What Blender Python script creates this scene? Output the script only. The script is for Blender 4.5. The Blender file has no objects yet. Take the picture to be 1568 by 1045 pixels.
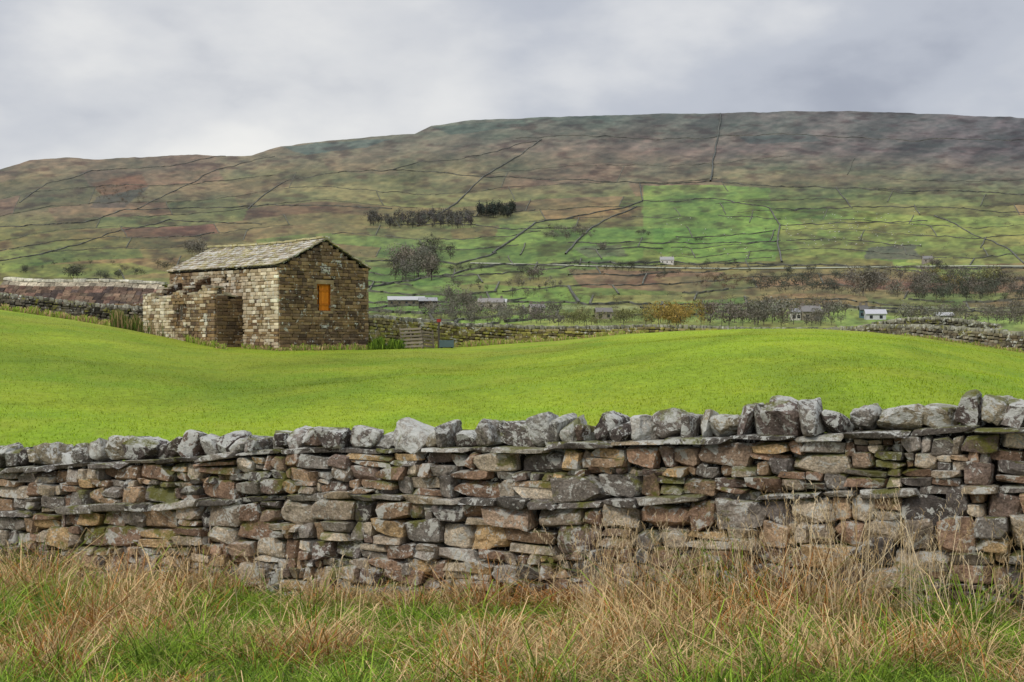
import bpy, math, random
import numpy as np
from mathutils import Vector
R = np.random.RandomState(7)
F = 2178.0; CZ = 2.0
def sight(px, py, Y):
    """image pixel coordinates + assumed depth from the camera -> world position"""
    return np.array([(px-784)/F*Y, Y, CZ+(522-py)/F*Y])
def lin(c, k=1.0):
    c = np.asarray(c, float)/255.0
    return np.where(c <= .04045, c/12.92, ((np.maximum(c, 0)+.055)/1.055)**2.4)*k

# ---------------------------------------------------------------- noise
def _h(ix, iy, seed):
    n = (ix.astype(np.int64)*374761393 + iy.astype(np.int64)*668265263 + seed*144665) & 0x7fffffff
    n = ((n ^ (n >> 13))*1274126177) & 0x7fffffff
    return ((n ^ (n >> 16)) & 0xffff)/65535.0
def vn(x, y, seed=0):
    x = np.asarray(x, float); y = np.asarray(y, float)
    ix = np.floor(x); iy = np.floor(y); fx = x-ix; fy = y-iy
    fx = fx*fx*(3-2*fx); fy = fy*fy*(3-2*fy)
    a = _h(ix, iy, seed); b = _h(ix+1, iy, seed); c = _h(ix, iy+1, seed); d = _h(ix+1, iy+1, seed)
    return (a*(1-fx)+b*fx)*(1-fy)+(c*(1-fx)+d*fx)*fy
def fbm(x, y, seed=0, o=4):
    s = 0; a = .5; t = 0
    for i in range(o):
        s = s+a*vn(x*2**i+i*17.3, y*2**i+i*9.1, seed+i); t += a; a *= .5
    return s/t

# ---------------------------------------------------------------- mesh helpers
def build(name, V, faces, col=None, mat=None, smooth=False, parent=None):
    me = bpy.data.meshes.new(name)
    V = np.asarray(V, np.float32)
    me.vertices.add(len(V)); me.vertices.foreach_set('co', V.ravel())
    tot = []; loops = []
    for f in faces:
        f = np.asarray(f, np.int32)
        if len(f) == 0: continue
        tot.append(np.full(len(f), f.shape[1], np.int32)); loops.append(f.ravel())
    tot = np.concatenate(tot); loops = np.concatenate(loops)
    st = np.concatenate([[0], np.cumsum(tot)[:-1]]).astype(np.int32)
    me.loops.add(len(loops)); me.loops.foreach_set('vertex_index', loops)
    me.polygons.add(len(tot)); me.polygons.foreach_set('loop_start', st)
    me.polygons.foreach_set('loop_total', tot)
    me.polygons.foreach_set('use_smooth', np.full(len(tot), bool(smooth)))
    me.update(calc_edges=True); me.validate()
    if col is not None:
        c = np.ones((len(V), 4), np.float32); c[:, :3] = np.clip(col, 0, .9)
        at = me.color_attributes.new('col', 'FLOAT_COLOR', 'POINT')
        at.data.foreach_set('color', c.ravel())
    ob = bpy.data.objects.new(name, me)
    bpy.context.scene.collection.objects.link(ob)
    if mat: me.materials.append(mat)
    if parent: ob.parent = parent
    return ob
def empty(name):
    e = bpy.data.objects.new(name, None); bpy.context.scene.collection.objects.link(e); return e

class Acc:
    def __init__(s): s.V = []; s.F4 = []; s.F3 = []; s.C = []; s.n = 0
    def add(s, V, F4=None, F3=None, col=(.5, .5, .5)):
        V = np.asarray(V, float)
        if not np.isfinite(V).all(): return
        if F4 is not None and len(F4): s.F4.append(np.asarray(F4)+s.n)
        if F3 is not None and len(F3): s.F3.append(np.asarray(F3)+s.n)
        c = np.asarray(col, float)
        s.C.append(np.tile(c, (len(V), 1)) if c.ndim == 1 else c)
        s.V.append(V); s.n += len(V)
    def build(s, name, mat, smooth=False, parent=None):
        fs = []
        if s.F4: fs.append(np.concatenate(s.F4))
        if s.F3: fs.append(np.concatenate(s.F3))
        return build(name, np.concatenate(s.V), fs, np.concatenate(s.C), mat, smooth, parent)

def cube_tmpl(n):
    g = np.linspace(-1, 1, n+1); idx = {}; V = []; Fc = []
    def vid(p):
        k = tuple(int(round(q*1000)) for q in p)
        if k not in idx: idx[k] = len(V); V.append(p)
        return idx[k]
    for ax in range(3):
        for sgn in (-1, 1):
            for i in range(n):
                for j in range(n):
                    q = []
                    for (a, b) in ((i, j), (i+1, j), (i+1, j+1), (i, j+1)):
                        p = [0, 0, 0]; p[ax] = sgn; p[(ax+1) % 3] = g[a]; p[(ax+2) % 3] = g[b]
                        q.append(vid(p))
                    if sgn < 0: q = q[::-1]
                    Fc.append(q)
    V = np.array(V, float)
    cs = np.array([[a, b, c] for a in (-1, 1) for b in (-1, 1) for c in (-1, 1)])
    W = np.prod((1+V[:, None, :]*cs[None])/2, axis=2)
    return V, np.array(Fc), W
TM = {n: cube_tmpl(n) for n in (1, 2, 3, 9)}
def stone(acc, n, half, center, Fr, col, r=.3, cj=.14, planes=3, na=.05, pm=.70):
    T, Fc, W = TM[n]; half = np.asarray(half, float)
    p = T*half
    if n > 1:
        rr = r*half.min(); inner = np.clip(p, -(half-rr), half-rr)
        d = p-inner; q = inner+d/np.maximum(np.linalg.norm(d, axis=1), 1e-9)[:, None]*rr
    else: q = p
    if cj > 0: q = q+W@(R.uniform(-cj, cj, (8, 3))*half)
    for k in range(planes):
        nn = R.normal(size=3)/half; nn /= np.linalg.norm(nn)
        s = q@nn; m = s.max()*R.uniform(pm, .95)
        q = q-np.maximum(s-m, 0)[:, None]*nn
    if na > 0 and n > 3:
        for k in range(6):
            kk = R.normal(size=3)*(4+7*k); ph = R.uniform(0, 6.28)
            q = q+(np.sin((q@kk)*3+ph)*na*half.min()/(1+.5*k))[:, None]*R.normal(size=3)*.6
    acc.add(q@Fr+center, F4=Fc, col=col)
def rotframe(a, nrm, up, ang=0, tilt=0):
    a = np.array(a, float); nrm = np.array(nrm, float); up = np.array(up, float)
    c, s = math.cos(ang), math.sin(ang)
    a2 = a*c+up*s; u2 = up*c-a*s
    c, s = math.cos(tilt), math.sin(tilt)
    n2 = nrm*c+u2*s; u3 = u2*c-nrm*s
    return np.array([a2, n2, u3])

def tube(acc, p0, p1, r0, r1, col, k=6):
    p0 = np.array(p0, float); p1 = np.array(p1, float); d = p1-p0; d /= np.linalg.norm(d)
    a = np.cross(d, [0.3, .9, .2]); a /= np.linalg.norm(a); b = np.cross(d, a)
    th = np.arange(k)*2*math.pi/k
    ring = np.cos(th)[:, None]*a+np.sin(th)[:, None]*b
    V = np.concatenate([p0+ring*r0, p1+ring*r1])
    acc.add(V, F4=[[i, (i+1) % k, k+(i+1) % k, k+i] for i in range(k)], col=col)

# ---------------------------------------------------------------- materials
def newmat(name):
    m = bpy.data.materials.new(name); m.use_nodes = True
    nt = m.node_tree; b = nt.nodes['Principled BSDF']
    b.inputs['Roughness'].default_value = .9
    b.inputs['Specular IOR Level'].default_value = .15
    return m, nt, b
class N:
    def __init__(s, nt): s.nt = nt
    def n(s, t, **k):
        x = s.nt.nodes.new(t)
        for a, b in k.items(): setattr(x, a, b)
        return x
    def l(s, a, b): s.nt.links.new(a, b)
    def noise(s, scale, detail=4, vec=None, rough=.55, dist=0):
        x = s.n('ShaderNodeTexNoise'); x.inputs['Scale'].default_value = scale
        x.inputs['Detail'].default_value = detail; x.inputs['Roughness'].default_value = rough
        x.inputs['Distortion'].default_value = dist
        if vec is not None: s.l(vec, x.inputs['Vector'])
        return x.outputs['Fac']
    def mr(s, v, a, b, c=0., d=1.):
        x = s.n('ShaderNodeMapRange'); x.clamp = True
        s.l(v, x.inputs[0])
        for i, q in enumerate((a, b, c, d)): x.inputs[i+1].default_value = q
        return x.outputs[0]
    def math(s, op, a, b=None):
        x = s.n('ShaderNodeMath', operation=op)
        for i, q in enumerate((a, b)):
            if q is None: continue
            if hasattr(q, 'links'): s.l(q, x.inputs[i])
            else: x.inputs[i].default_value = q
        return x.outputs[0]
    def mix(s, f, a, b, mode='MIX'):
        x = s.n('ShaderNodeMix', data_type='RGBA', blend_type=mode)
        for i, q in ((0, f), (6, a), (7, b)):
            if hasattr(q, 'links'): s.l(q, x.inputs[i])
            elif i == 0: x.inputs[0].default_value = q
            else: x.inputs[i].default_value = (*q, 1) if len(q) == 3 else q
        return x.outputs[2]
    def gray(s, v):
        x = s.n('ShaderNodeCombineColor')
        for i in range(3): s.l(v, x.inputs[i])
        return x.outputs[0]
def attr_mat(name, nscale=6, lo=.75, hi=1.25, bump=0, bscale=20, bdist=.02, rough=.9, lichen=0, lscale=5, moss=0, fine=None, dark=.55, mcol=(.15, .15, .025), lcol=(.58, .57, .51)):
    m, nt, b = newmat(name); g = N(nt)
    at = g.n('ShaderNodeAttribute', attribute_name='col').outputs['Color']
    tc = g.n('ShaderNodeTexCoord').outputs['Object']
    v = g.mr(g.noise(nscale, 5, tc, .65), .3, .7, lo, hi)
    c = g.mix(1., at, g.gray(v), 'MULTIPLY')
    if fine:
        v2 = g.mr(g.noise(fine, 3, tc, .7), .3, .7, .55, 1.45)
        c = g.mix(1., c, g.gray(v2), 'MULTIPLY')
    if lichen or moss:
        geo = g.n('ShaderNodeNewGeometry'); sp = g.n('ShaderNodeSeparateXYZ'); g.l(geo.outputs['Normal'], sp.inputs[0])
    if lichen:
        d1 = g.noise(lscale*.7, 5, tc, .7)
        c = g.mix(g.mr(d1, .54, .66, 0, dark), c, (.045, .038, .033))
        up = g.mr(sp.outputs[2], -.3, .9, 0, .07)
        l1 = g.noise(lscale, 6, tc, .72, .6)
        f = g.mr(g.math('ADD', l1, up), .655-lichen, .675-lichen, 0, .85)
        c = g.mix(f, c, lcol)
        l2 = g.noise(lscale*3.1, 4, tc, .7, .3)
        f2 = g.mr(g.math('ADD', l2, up), .67-lichen*.7, .69-lichen*.7, 0, .8)
        c = g.mix(f2, c, (.64, .64, .58))
    if moss:
        m1 = g.noise(2.2, 5, tc, .7, .3)
        up = g.mr(sp.outputs[2], -.2, .9, 0, .12)
        f = g.mr(g.math('ADD', m1, up), .66-moss, .74-moss, 0, .85)
        c = g.mix(f, c, mcol)
    g.l(c, b.inputs['Base Color'])
    b.inputs['Roughness'].default_value = rough
    if bump:
        bp = g.n('ShaderNodeBump'); bp.inputs['Strength'].default_value = bump; bp.inputs['Distance'].default_value = bdist
        g.l(g.noise(bscale, 6, tc, .7), bp.inputs['Height']); g.l(bp.outputs[0], b.inputs['Normal'])
    return m
M_fg = attr_mat('field_stone', 9, .65, 1.35, 1., 26, .035, lichen=.075, lscale=6, moss=.06, fine=55)
M_cope = attr_mat('cope_stone', 7, .6, 1.3, 1., 20, .05, lichen=.115, lscale=6.5, moss=.03, fine=50, dark=.75, lcol=(.66, .66, .60))
M_mid = attr_mat('wall_stone', 2, .7, 1.25, .5, 6, .05, lichen=.04, lscale=1.6, moss=.06, mcol=(.24, .23, .04))
M_barn = attr_mat('barn_stone', 1.2, .75, 1.25, .5, 8, .04, lichen=.03, lscale=1.3, dark=.35)
M_slate = attr_mat('stone_slate', 2.0, .8, 1.2, .4, 8, .03, lichen=.06, lscale=1.5, moss=.03, dark=.35, mcol=(.26, .23, .07))
M_shed = attr_mat('shed_slate', 1.2, .6, 1.4, .5, 8, .04, fine=5)
M_grass = attr_mat('grass_blades', 1.5, .8, 1.2, rough=.8)
M_tree = attr_mat('tree_foliage', .1, .7, 1.3)
M_plain = attr_mat('painted_and_timber', 3, .85, 1.15, .3, 15, .02, rough=.7)
M_line = attr_mat('distant_wall_stone', .05, .7, 1.3)

# ---------------------------------------------------------------- near terrain
Epx = [-600, -200, 0, 100, 200, 280, 340, 430, 560, 680, 750, 850, 950, 1050, 1150, 1250, 1330, 1400, 1480, 1568, 1800, 2200]
Epy = [440, 455, 474, 488, 506, 521, 529, 532, 536, 533, 528, 522, 512, 506, 503, 503, 508, 515, 527, 540, 548, 552]
Dpx = [-600, 0, 640, 720, 1000, 1200, 1400, 1568, 2000]
Dy = [84, 80, 77, 86, 85, 72, 71, 73, 66]
WDpx = [-600, 0, 240, 565, 700, 1000, 1200, 1400, 1568, 1800, 2200]
WDy = [84, 84, 86, 84, 88, 92, 90, 82, 75, 68, 60]
Bpx = [-600, 0, 100, 200, 280, 340, 430, 560, 680, 750, 850, 950, 1050, 1150, 1250, 1330, 1400, 1480, 1568, 1800, 2200]
Bpy = [440, 474, 488, 504, 520, 527, 531, 535, 533, 528, 523, 515, 511, 520, 524, 520, 518, 528, 541, 549, 553]
wX = np.linspace(-4.9, 3.55, 30); wY = 11.4-.5*wX; wpx = 784+F*wX/wY
def wz(tx, ty): return CZ+(522-np.interp(wpx, tx, ty))/F*wY
zb_t = wz([0, 200, 784, 1200, 1568], [893, 900, 922, 938, 950])
zmid_t = wz([0, 200, 400, 520, 700, 850, 1000, 1200, 1568], [787, 776, 763, 757, 766, 772, 766, 757, 746])
zc_t = wz([0, 300, 420, 784, 1100, 1568], [720, 703, 692, 688, 674, 656])
zt_t = wz([0, 300, 600, 784, 1100, 1568], [684, 668, 660, 650, 630, 612])
def ex(X, t):
    X = np.asarray(X, float); v = np.interp(X, wX, t)
    v = v+np.where(X > wX[-1], (X-wX[-1])*.08, 0)+np.where(X < wX[0], (X-wX[0])*.05, 0)
    return v
def zbase(X): return ex(np.clip(X, -9, 8), zb_t)
def ground_z(X, Y):
    X = np.asarray(X, float); Y = np.asarray(Y, float)
    Xc = np.clip(X, -9, 8); Yw = 11.4-.5*Xc
    px = 784+F*X/np.maximum(Y, 5)
    zb = zbase(X)
    Yc = np.interp(px, Dpx, Dy); zc = CZ+(522-np.interp(px, Epx, Epy))/F*Yc
    Yb = np.maximum(np.interp(px, WDpx, WDy), Yc+1); zw = CZ+(522-np.interp(px, Bpx, Bpy))/F*Yb
    t = np.clip((Y-Yw)/(Yc-Yw), 0, 1)
    z = zb*(1-t)+zc*t
    z = z+((fbm(X/14+5, Y/14, 3)-.5)*.8+(fbm(X/4+5, Y/5, 13)-.5)*.16)*np.sin(math.pi*t)
    t2 = np.clip((Y-Yc)/(Yb-Yc), 0, 1); z = z+(zw-zc)*t2
    z = z-np.maximum(Y-Yb, 0)*.06
    near = np.where(Y < Yw, 1, 0)
    z = z+near*((fbm(X*1.1, Y*1.1, 8)-.5)*.18)
    return z
nu, nv = 420, 420
us = np.linspace(-.75, .75, nu)
ys = np.concatenate([np.linspace(-10, 5, 16)[:-1], 5+(200-5)*(np.linspace(0, 1, nv-15)**1.9)])
U, Yg = np.meshgrid(us, ys); Xg = U*(Yg+15)
Zg = ground_z(Xg, Yg)
V = np.stack([Xg, Yg, Zg], -1).reshape(-1, 3)
def gridfaces(h, w):
    i = np.arange(h-1)[:, None]*w+np.arange(w-1)[None]
    return np.stack([i, i+1, i+w+1, i+w], -1).reshape(-1, 4)
GREEN = np.array([.242, .335, .021])
def field_col(X, Y):
    n = fbm(X/9, Y/16, 21, 5)[..., None]; n2 = fbm(X/2.2, Y/3.5, 33, 3)[..., None]
    c = GREEN*(1+(n-.5)*1.0)
    c = c+np.clip((n2-.5)*1.5, -1, 1)*np.array([.07, .03, .005])
    w = np.clip((Y-50)/20, 0, 1)[..., None]*np.clip(fbm(X/5, Y/3, 51)*2.2-.7, 0, 1)[..., None]
    c = c*(1-w*.5)+np.array([.32, .31, .05])*w*.5
    tr = np.exp(-((np.sin((X*.35-Y*.12)+fbm(X/10, Y/10, 5)*3))/.25)**2)[..., None]  # soft diagonal shading bands painted into the field colour
    return c*(1-.16*tr)
C = field_col(Xg, Yg)
verge = (Yg < 11.4-.5*np.clip(Xg, -9, 8)+.35)[..., None]
nn = fbm(Xg*1.3, Yg*1.3, 12)[..., None]
C = np.where(verge, np.array([.12, .10, .05])*(1-nn)+np.array([.07, .11, .025])*nn, C)
mg, nt, b = newmat('pasture_grass'); g = N(nt)
at = g.n('ShaderNodeAttribute', attribute_name='col').outputs['Color']; tc = g.n('ShaderNodeTexCoord').outputs['Object']
mp = g.n('ShaderNodeMapping'); g.l(tc, mp.inputs[0]); mp.inputs['Scale'].default_value = (1, .45, 1)
c = g.mix(1., at, g.gray(g.mr(g.noise(5, 8, mp.outputs[0], .75), .3, .7, .66, 1.34)), 'MULTIPLY')
c = g.mix(g.mr(g.noise(.5, 6, mp.outputs[0], .7), .50, .68, 0, .45), c, (.29, .32, .035))
c = g.mix(g.mr(g.noise(.35, 6, mp.outputs[0], .6), .52, .66, 0, .5), c, (.145, .25, .022))
g.l(c, b.inputs['Base Color'])
bp = g.n('ShaderNodeBump'); bp.inputs['Strength'].default_value = .6; bp.inputs['Distance'].default_value = .06
g.l(g.noise(14, 6, tc, .7), bp.inputs['Height']); g.l(bp.outputs[0], b.inputs['Normal'])
build('pasture_ground', V, [gridfaces(len(ys), nu)], C.reshape(-1, 3), mg, True)

# ---------------------------------------------------------------- hillside
Rpx = [-700, -200, 0, 45, 100, 150, 200, 300, 345, 385, 430, 500, 560, 635, 660, 720, 800, 860, 1000, 1100, 1200, 1300, 1400, 1568, 1900, 2400]
Rpy = [300, 275, 259, 246, 241, 244, 241, 236, 239, 238, 224, 215, 210, 205, 193, 184, 181, 178, 174, 173, 170, 170, 173, 180, 190, 215]
def ridge(px):
    px = np.asarray(px, float)
    return np.interp(px, Rpx, Rpy)+(fbm(px/22., np.zeros_like(px), 71, 3)-.5)*3.0
RY = 2850.
def hill(px, py):
    px = np.asarray(px, float); py = np.asarray(py, float)
    r = ridge(px); t = (505-py)/(505-r)
    A = np.clip(t*6, 0, 1)*np.clip((1-t)*8+.25, 0, 1)
    Y = 450+RY*t
    Y = Y+A*((fbm(px/150, t*3, 91, 2)-.5)*420+(fbm(px/45, t*7, 95, 2)-.5)*80+(fbm(px/16, t*14, 97, 2)-.5)*24)
    Y = Y-A*20*np.sin(t*34+px/160.)
    return np.stack([(px-784)/F*Y, Y, CZ+(522-py)/F*Y], -1)
NC, NR = 1050, 400
pxs = np.linspace(-560, 2130, NC); ts = np.linspace(0, 1, NR)
PX, T = np.meshgrid(pxs, ts); PY = 505-T*(505-ridge(PX))
HV = hill(PX, PY)
pre = []
for k in range(8):
    a = k/8.; Yp = 190+(HV[0, :, 1]-190)*a
    pre.append(np.stack([(pxs-784)/F*Yp, Yp, -8+(HV[0, :, 2]+8)*a], -1))
post = []
for k in range(1, 10):
    Yp = HV[-1, :, 1]+k*450
    post.append(np.stack([(pxs-784)/F*Yp, Yp, HV[-1, :, 2]-8*k], -1))
HA = np.concatenate([np.array(pre), HV, np.array(post)], 0)
cx = [0, 300, 600, 900, 1200, 1568]; cy = [180, 230, 280, 320, 360, 400, 440, 480]
G = np.array([
 [[118,108,90],[115,106,90],[98,106,90],[92,100,86],[94,94,86],[90,88,86]],
 [[124,106,84],[122,108,86],[112,108,84],[114,102,84],[104,96,86],[96,88,86]],
 [[110,98,72],[122,108,78],[126,117,78],[120,106,80],[112,110,74],[108,100,80]],
 [[110,98,72],[120,102,72],[122,112,68],[118,112,66],[118,130,66],[132,122,74]],
 [[116,110,62],[120,106,68],[112,116,64],[110,120,60],[124,136,66],[132,134,70]],
 [[118,118,62],[118,112,64],[112,118,64],[116,128,64],[126,134,64],[132,130,72]],
 [[124,130,64],[116,122,66],[112,130,64],[118,124,66],[124,110,74],[116,104,72]],
 [[122,136,64],[116,132,66],[118,138,64],[124,138,66],[130,136,70],[132,140,74]]], float)
def bil(px, py):
    fx = np.interp(px, cx, np.arange(6)); fy = np.interp(py, cy, np.arange(8))
    i = np.minimum(fx.astype(int), 4); j = np.minimum(fy.astype(int), 6); a = (fx-i)[..., None]; b2 = (fy-j)[..., None]
    return (G[j, i]*(1-a)+G[j, i+1]*a)*(1-b2)+(G[j+1, i]*(1-a)+G[j+1, i+1]*a)*b2
def inpoly(px, py, poly):
    r = np.zeros(px.shape, bool); n = len(poly); j = n-1
    for i in range(n):
        xi, yi = poly[i]; xj, yj = poly[j]
        if yi != yj:
            r ^= ((yi > py) != (yj > py)) & (px < (xj-xi)*(py-yi)/(yj-yi)+xi)
        j = i
    return r
wpxn = (fbm(PX/30, PY/12, 40)-.5)*24; wpyn = (fbm(PX/30, PY/12, 44)-.5)*8
col = bil(PX+wpxn*2, PY+wpyn*2)
def warp(px): return .11*np.clip(px-500, -700, 0)+9*np.sin(px/170.+1)+4*np.sin(px/61.)+.02*(px-900)*(px > 900)
rows = [205, 232, 258, 284, 305, 322, 338, 354, 370, 386, 400, 411, 424, 440, 456, 468, 479, 490]
RR = np.random.RandomState(3); verts = []
for k in range(len(rows)+1):
    xs = [-560]
    while xs[-1] < 2130: xs.append(xs[-1]+RR.uniform(60, 230))
    verts.append(np.array(xs))
B = PY+warp(PX)+wpyn*.3; row = np.searchsorted(rows, B)
par = np.zeros(PX.shape); par2 = np.zeros(PX.shape)
for k in range(len(rows)+1):
    m = row == k
    cc = np.searchsorted(verts[k], PX[m]+.9*(B[m]-300)*(.5 if k % 2 else -.6))
    par[m] = _h(cc.astype(float), np.full(cc.shape, k*7.), 5); par2[m] = _h(cc.astype(float), np.full(cc.shape, k*7.+3), 9)
amp = np.clip((PY-240)/80, .1, 1)[..., None]
col = col*(1+(par-.5)[..., None]*.26*amp)
col = col+(par2-.5)[..., None]*amp*np.array([-20, 16, -8])
polys = [
 ([(985,284),(1085,283),(1180,288),(1178,318),(1195,345),(1188,400),(1040,402),(985,372)], (116,146,64), .75),
 ([(905,348),(990,346),(985,398),(870,398)], (106,138,60), .7),
 ([(1000,350),(1188,346),(1188,370),(1000,374)], (106,146,60), .5),
 ([(870,412),(1110,416),(1075,448),(890,440)], (136,104,82), .7),
 ([(1000,425),(1150,420),(1130,452),(1020,450)], (122,118,70), .5),
 ([(560,432),(700,428),(720,470),(565,478)], (110,138,64), .7),
 ([(740,436),(870,440),(880,462),(745,462)], (114,144,62), .7),
 ([(700,466),(1568,470),(1568,476),(700,473)], (156,164,112), .6),
 ([(880,480),(1568,486),(1568,496),(880,490)], (136,156,80), .6),
 ([(1195,345),(1430,340),(1568,352),(1568,396),(1195,398)], (142,146,74), .5),
 ([(1130,208),(1240,204),(1260,216),(1150,220)], (72,80,74), .8),
 ([(1330,378),(1400,374),(1410,398),(1320,396)], (96,92,86), .7),
 ([(880,378),(950,374),(960,392),(900,394)], (96,98,80), .6),
 ([(430,224),(520,216),(600,212),(560,226),(470,236)], (86,100,88), .85),
 ([(660,194),(800,184),(810,192),(690,206)], (76,90,76), .85),
 ([(140,280),(215,266),(228,285),(160,300)], (122,86,60), .7),
 ([(150,300),(230,285),(190,318),(140,318)], (80,76,68), .6),
 ([(0,405),(200,402),(260,418),(0,428)], (128,144,64), .5),
 ([(440,285),(640,272),(680,300),(420,305)], (130,127,80), .5),
 ([(560,350),(690,345),(700,380),(600,385)], (108,124,68), .5)]
for pl, cc, a in polys:
    m = inpoly(PX+wpxn*.35, PY+wpyn*.5, pl)[..., None]
    col = np.where(m, col*(1-a)+np.array(cc)*a, col)
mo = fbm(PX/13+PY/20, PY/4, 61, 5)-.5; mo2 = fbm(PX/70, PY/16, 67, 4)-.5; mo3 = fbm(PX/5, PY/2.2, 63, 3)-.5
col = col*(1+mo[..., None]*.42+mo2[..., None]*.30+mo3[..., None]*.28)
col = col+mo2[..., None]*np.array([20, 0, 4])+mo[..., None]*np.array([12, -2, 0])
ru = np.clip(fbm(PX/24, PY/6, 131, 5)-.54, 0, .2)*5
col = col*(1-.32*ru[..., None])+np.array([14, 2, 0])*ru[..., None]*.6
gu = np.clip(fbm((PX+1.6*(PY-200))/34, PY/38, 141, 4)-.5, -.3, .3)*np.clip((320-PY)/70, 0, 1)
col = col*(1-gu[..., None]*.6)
hc = lin(np.clip(col, 5, 250), .88)*np.array([.965, .99, .97])
hazec = np.array([.27, .29, .34]); hz = (np.clip(HV[..., 1]/3300, 0, 1.2)*.14)[..., None]  # distance haze mixed into the hill's vertex colours
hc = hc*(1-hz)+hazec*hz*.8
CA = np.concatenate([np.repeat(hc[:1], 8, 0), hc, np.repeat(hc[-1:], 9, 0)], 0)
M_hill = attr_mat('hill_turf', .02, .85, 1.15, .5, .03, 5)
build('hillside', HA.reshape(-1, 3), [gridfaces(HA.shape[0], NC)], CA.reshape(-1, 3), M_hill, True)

# walls on the hillside
lines = [
 ([(1103,174),(1100,205),(1092,245),(1088,281)], 4.8, 3),
 ([(380,322),(400,303),(440,278),(520,264),(620,262),(760,272),(880,276),(980,281),(1088,280),(1200,284),(1380,292),(1568,297),(1800,300)], 2.2, 2),
 ([(980,281),(985,308)], 2.4, 2),
 ([(640,346),(700,312),(740,270),(800,236),(830,212)], 2.6, 2),
 ([(755,386),(820,342),(900,330),(960,318),(985,309)], 2.4, 2),
 ([(866,388),(905,350),(935,334),(975,318)], 2.4, 2),
 ([(985,308),(1100,306),(1180,318),(1300,318),(1400,316),(1568,326)], 1.8, 1.6),
 ([(1178,318),(1195,345),(1190,372),(1197,402)], 2.6, 2),
 ([(870,372),(1000,374),(1190,370)], 1.6, 1.6),
 ([(0,348),(130,342),(190,322),(330,318),(500,316),(600,320)], 2.4, 2),
 ([(0,402),(90,384),(200,350),(260,338),(400,345)], 2.0, 1.6),
 ([(560,402),(640,398),(700,404),(760,386)], 2.0, 2),
 ([(560,442),(620,432),(690,420),(760,404),(860,404),(1000,402),(1200,406),(1400,410),(1568,412)], 2.2, 2),
 ([(870,438),(886,466)], 2.0, 1.6),
 ([(560,474),(700,462),(900,466),(1200,470),(1568,478)], 1.4, 1.4),
 ([(790,212),(870,206),(1000,214),(1100,208),(1200,207),(1400,214),(1568,216)], 1.8, 2),
 ([(1280,286),(1305,320)], 2.0, 1.6), ([(1430,330),(1540,380),(1568,405)], 1.6, 1.6),
 ([(30,312),(70,282),(140,262),(260,255),(345,240)], 2.0, 2),
 ([(600,262),(640,250),(700,245),(830,214)], 1.6, 1.6),
 ([(210,320),(250,300),(330,262),(420,238)], 1.8, 1.6),
 ([(1195,345),(1300,343),(1420,340)], 1.6, 1.4), ([(1100,330),(1195,335)], 1.4, 1.4),
 ([(610,345),(690,342),(800,350),(905,352)], 2.0, 1.6)]
wa = Acc()
def wallline(pts, h, w, colr):
    P = []
    for (a, b2) in zip(pts[:-1], pts[1:]):
        n = max(2, int(math.hypot(b2[0]-a[0], b2[1]-a[1])/3.5))
        for i in range(n): P.append((a[0]+(b2[0]-a[0])*i/n, a[1]+(b2[1]-a[1])*i/n))
    P.append(pts[-1]); P = np.array(P, float)
    P[:, 1] += (fbm(P[:, 0]/15, P[:, 1]/15, 55)-.5)*4+(fbm(P[:, 0]/60, P[:, 1]/60, 58)-.5)*8; P[:, 0] += (fbm(P[:, 0]/12, P[:, 1]/9, 56)-.5)*4
    P[:, 1] = np.maximum(P[:, 1], ridge(P[:, 0])+.5)
    P = P[P[:, 1] < 499]
    if len(P) < 3: return
    Q = hill(P[:, 0], P[:, 1]); d = np.gradient(Q, axis=0); d[:, 2] = 0
    d /= np.linalg.norm(d, axis=1)[:, None]+1e-9; s = np.stack([d[:, 1], -d[:, 0], d[:, 2]*0], 1)
    up = np.array([0, 0, 1.]); hh = h*(.25+1.1*fbm(P[:, 0]/7, P[:, 1]/7, 59))[:, None]
    V = np.concatenate([Q-s*w/2-up*3, Q-s*w/2+up*hh, Q+s*w/2+up*hh, Q+s*w/2-up*3]); n = len(Q)
    i = np.arange(n-1); F4 = np.concatenate([np.stack([i+k*n, i+1+k*n, i+1+(k+1)*n, i+(k+1)*n], 1) for k in range(3)])
    cc = np.array(colr)*(.75+.5*R.rand(len(V), 1))
    wa.add(V, F4=F4, col=cc)
for q_, (pts, h, w) in enumerate(lines): wallline(pts, h*.82, w*.8, (.10, .105, .092) if q_ == 0 else (.125, .125, .105))
for k, b0 in enumerate(rows):
    if b0 < 250: continue
    x = -500.
    while x < 2080:
        L = RR.uniform(60, 260)
        if RR.rand() < .62:
            xx = np.arange(x, x+L, 14.); wallline(list(zip(xx, b0-warp(xx))), RR.uniform(.7, 1.5), 1.0, (.14, .14, .11))
        x += L
    if k+1 < len(rows):
        sk = (.5 if (k+1) % 2 else -.6)*.9
        for xv in verts[k+1]:
            if RR.rand() < .62:
                pts = []
                for bb in np.linspace(b0, rows[k+1], 4):
                    xq = xv-sk*(bb-300); pts.append((xq, bb-warp(np.array(xq))))
                wallline(pts, RR.uniform(.7, 1.5), 1.0, (.135, .135, .105))
wa.build('hillside_field_walls', M_line)
rd = Acc()
px = np.arange(720, 2000, 6.); pyy = 407+3*np.sin(px/140)+(px-720)*.006
a1 = hill(px, pyy)+[0, 0, .7]; a2 = hill(px, pyy-1.6)+[0, 0, .7]; n = len(px); i = np.arange(n-1)
rd.add(np.concatenate([a1, a2]), F4=np.stack([i, i+1, i+1+n, i+n], 1), col=(.36, .37, .26)); rd.build('valley_lane', M_plain)

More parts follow.
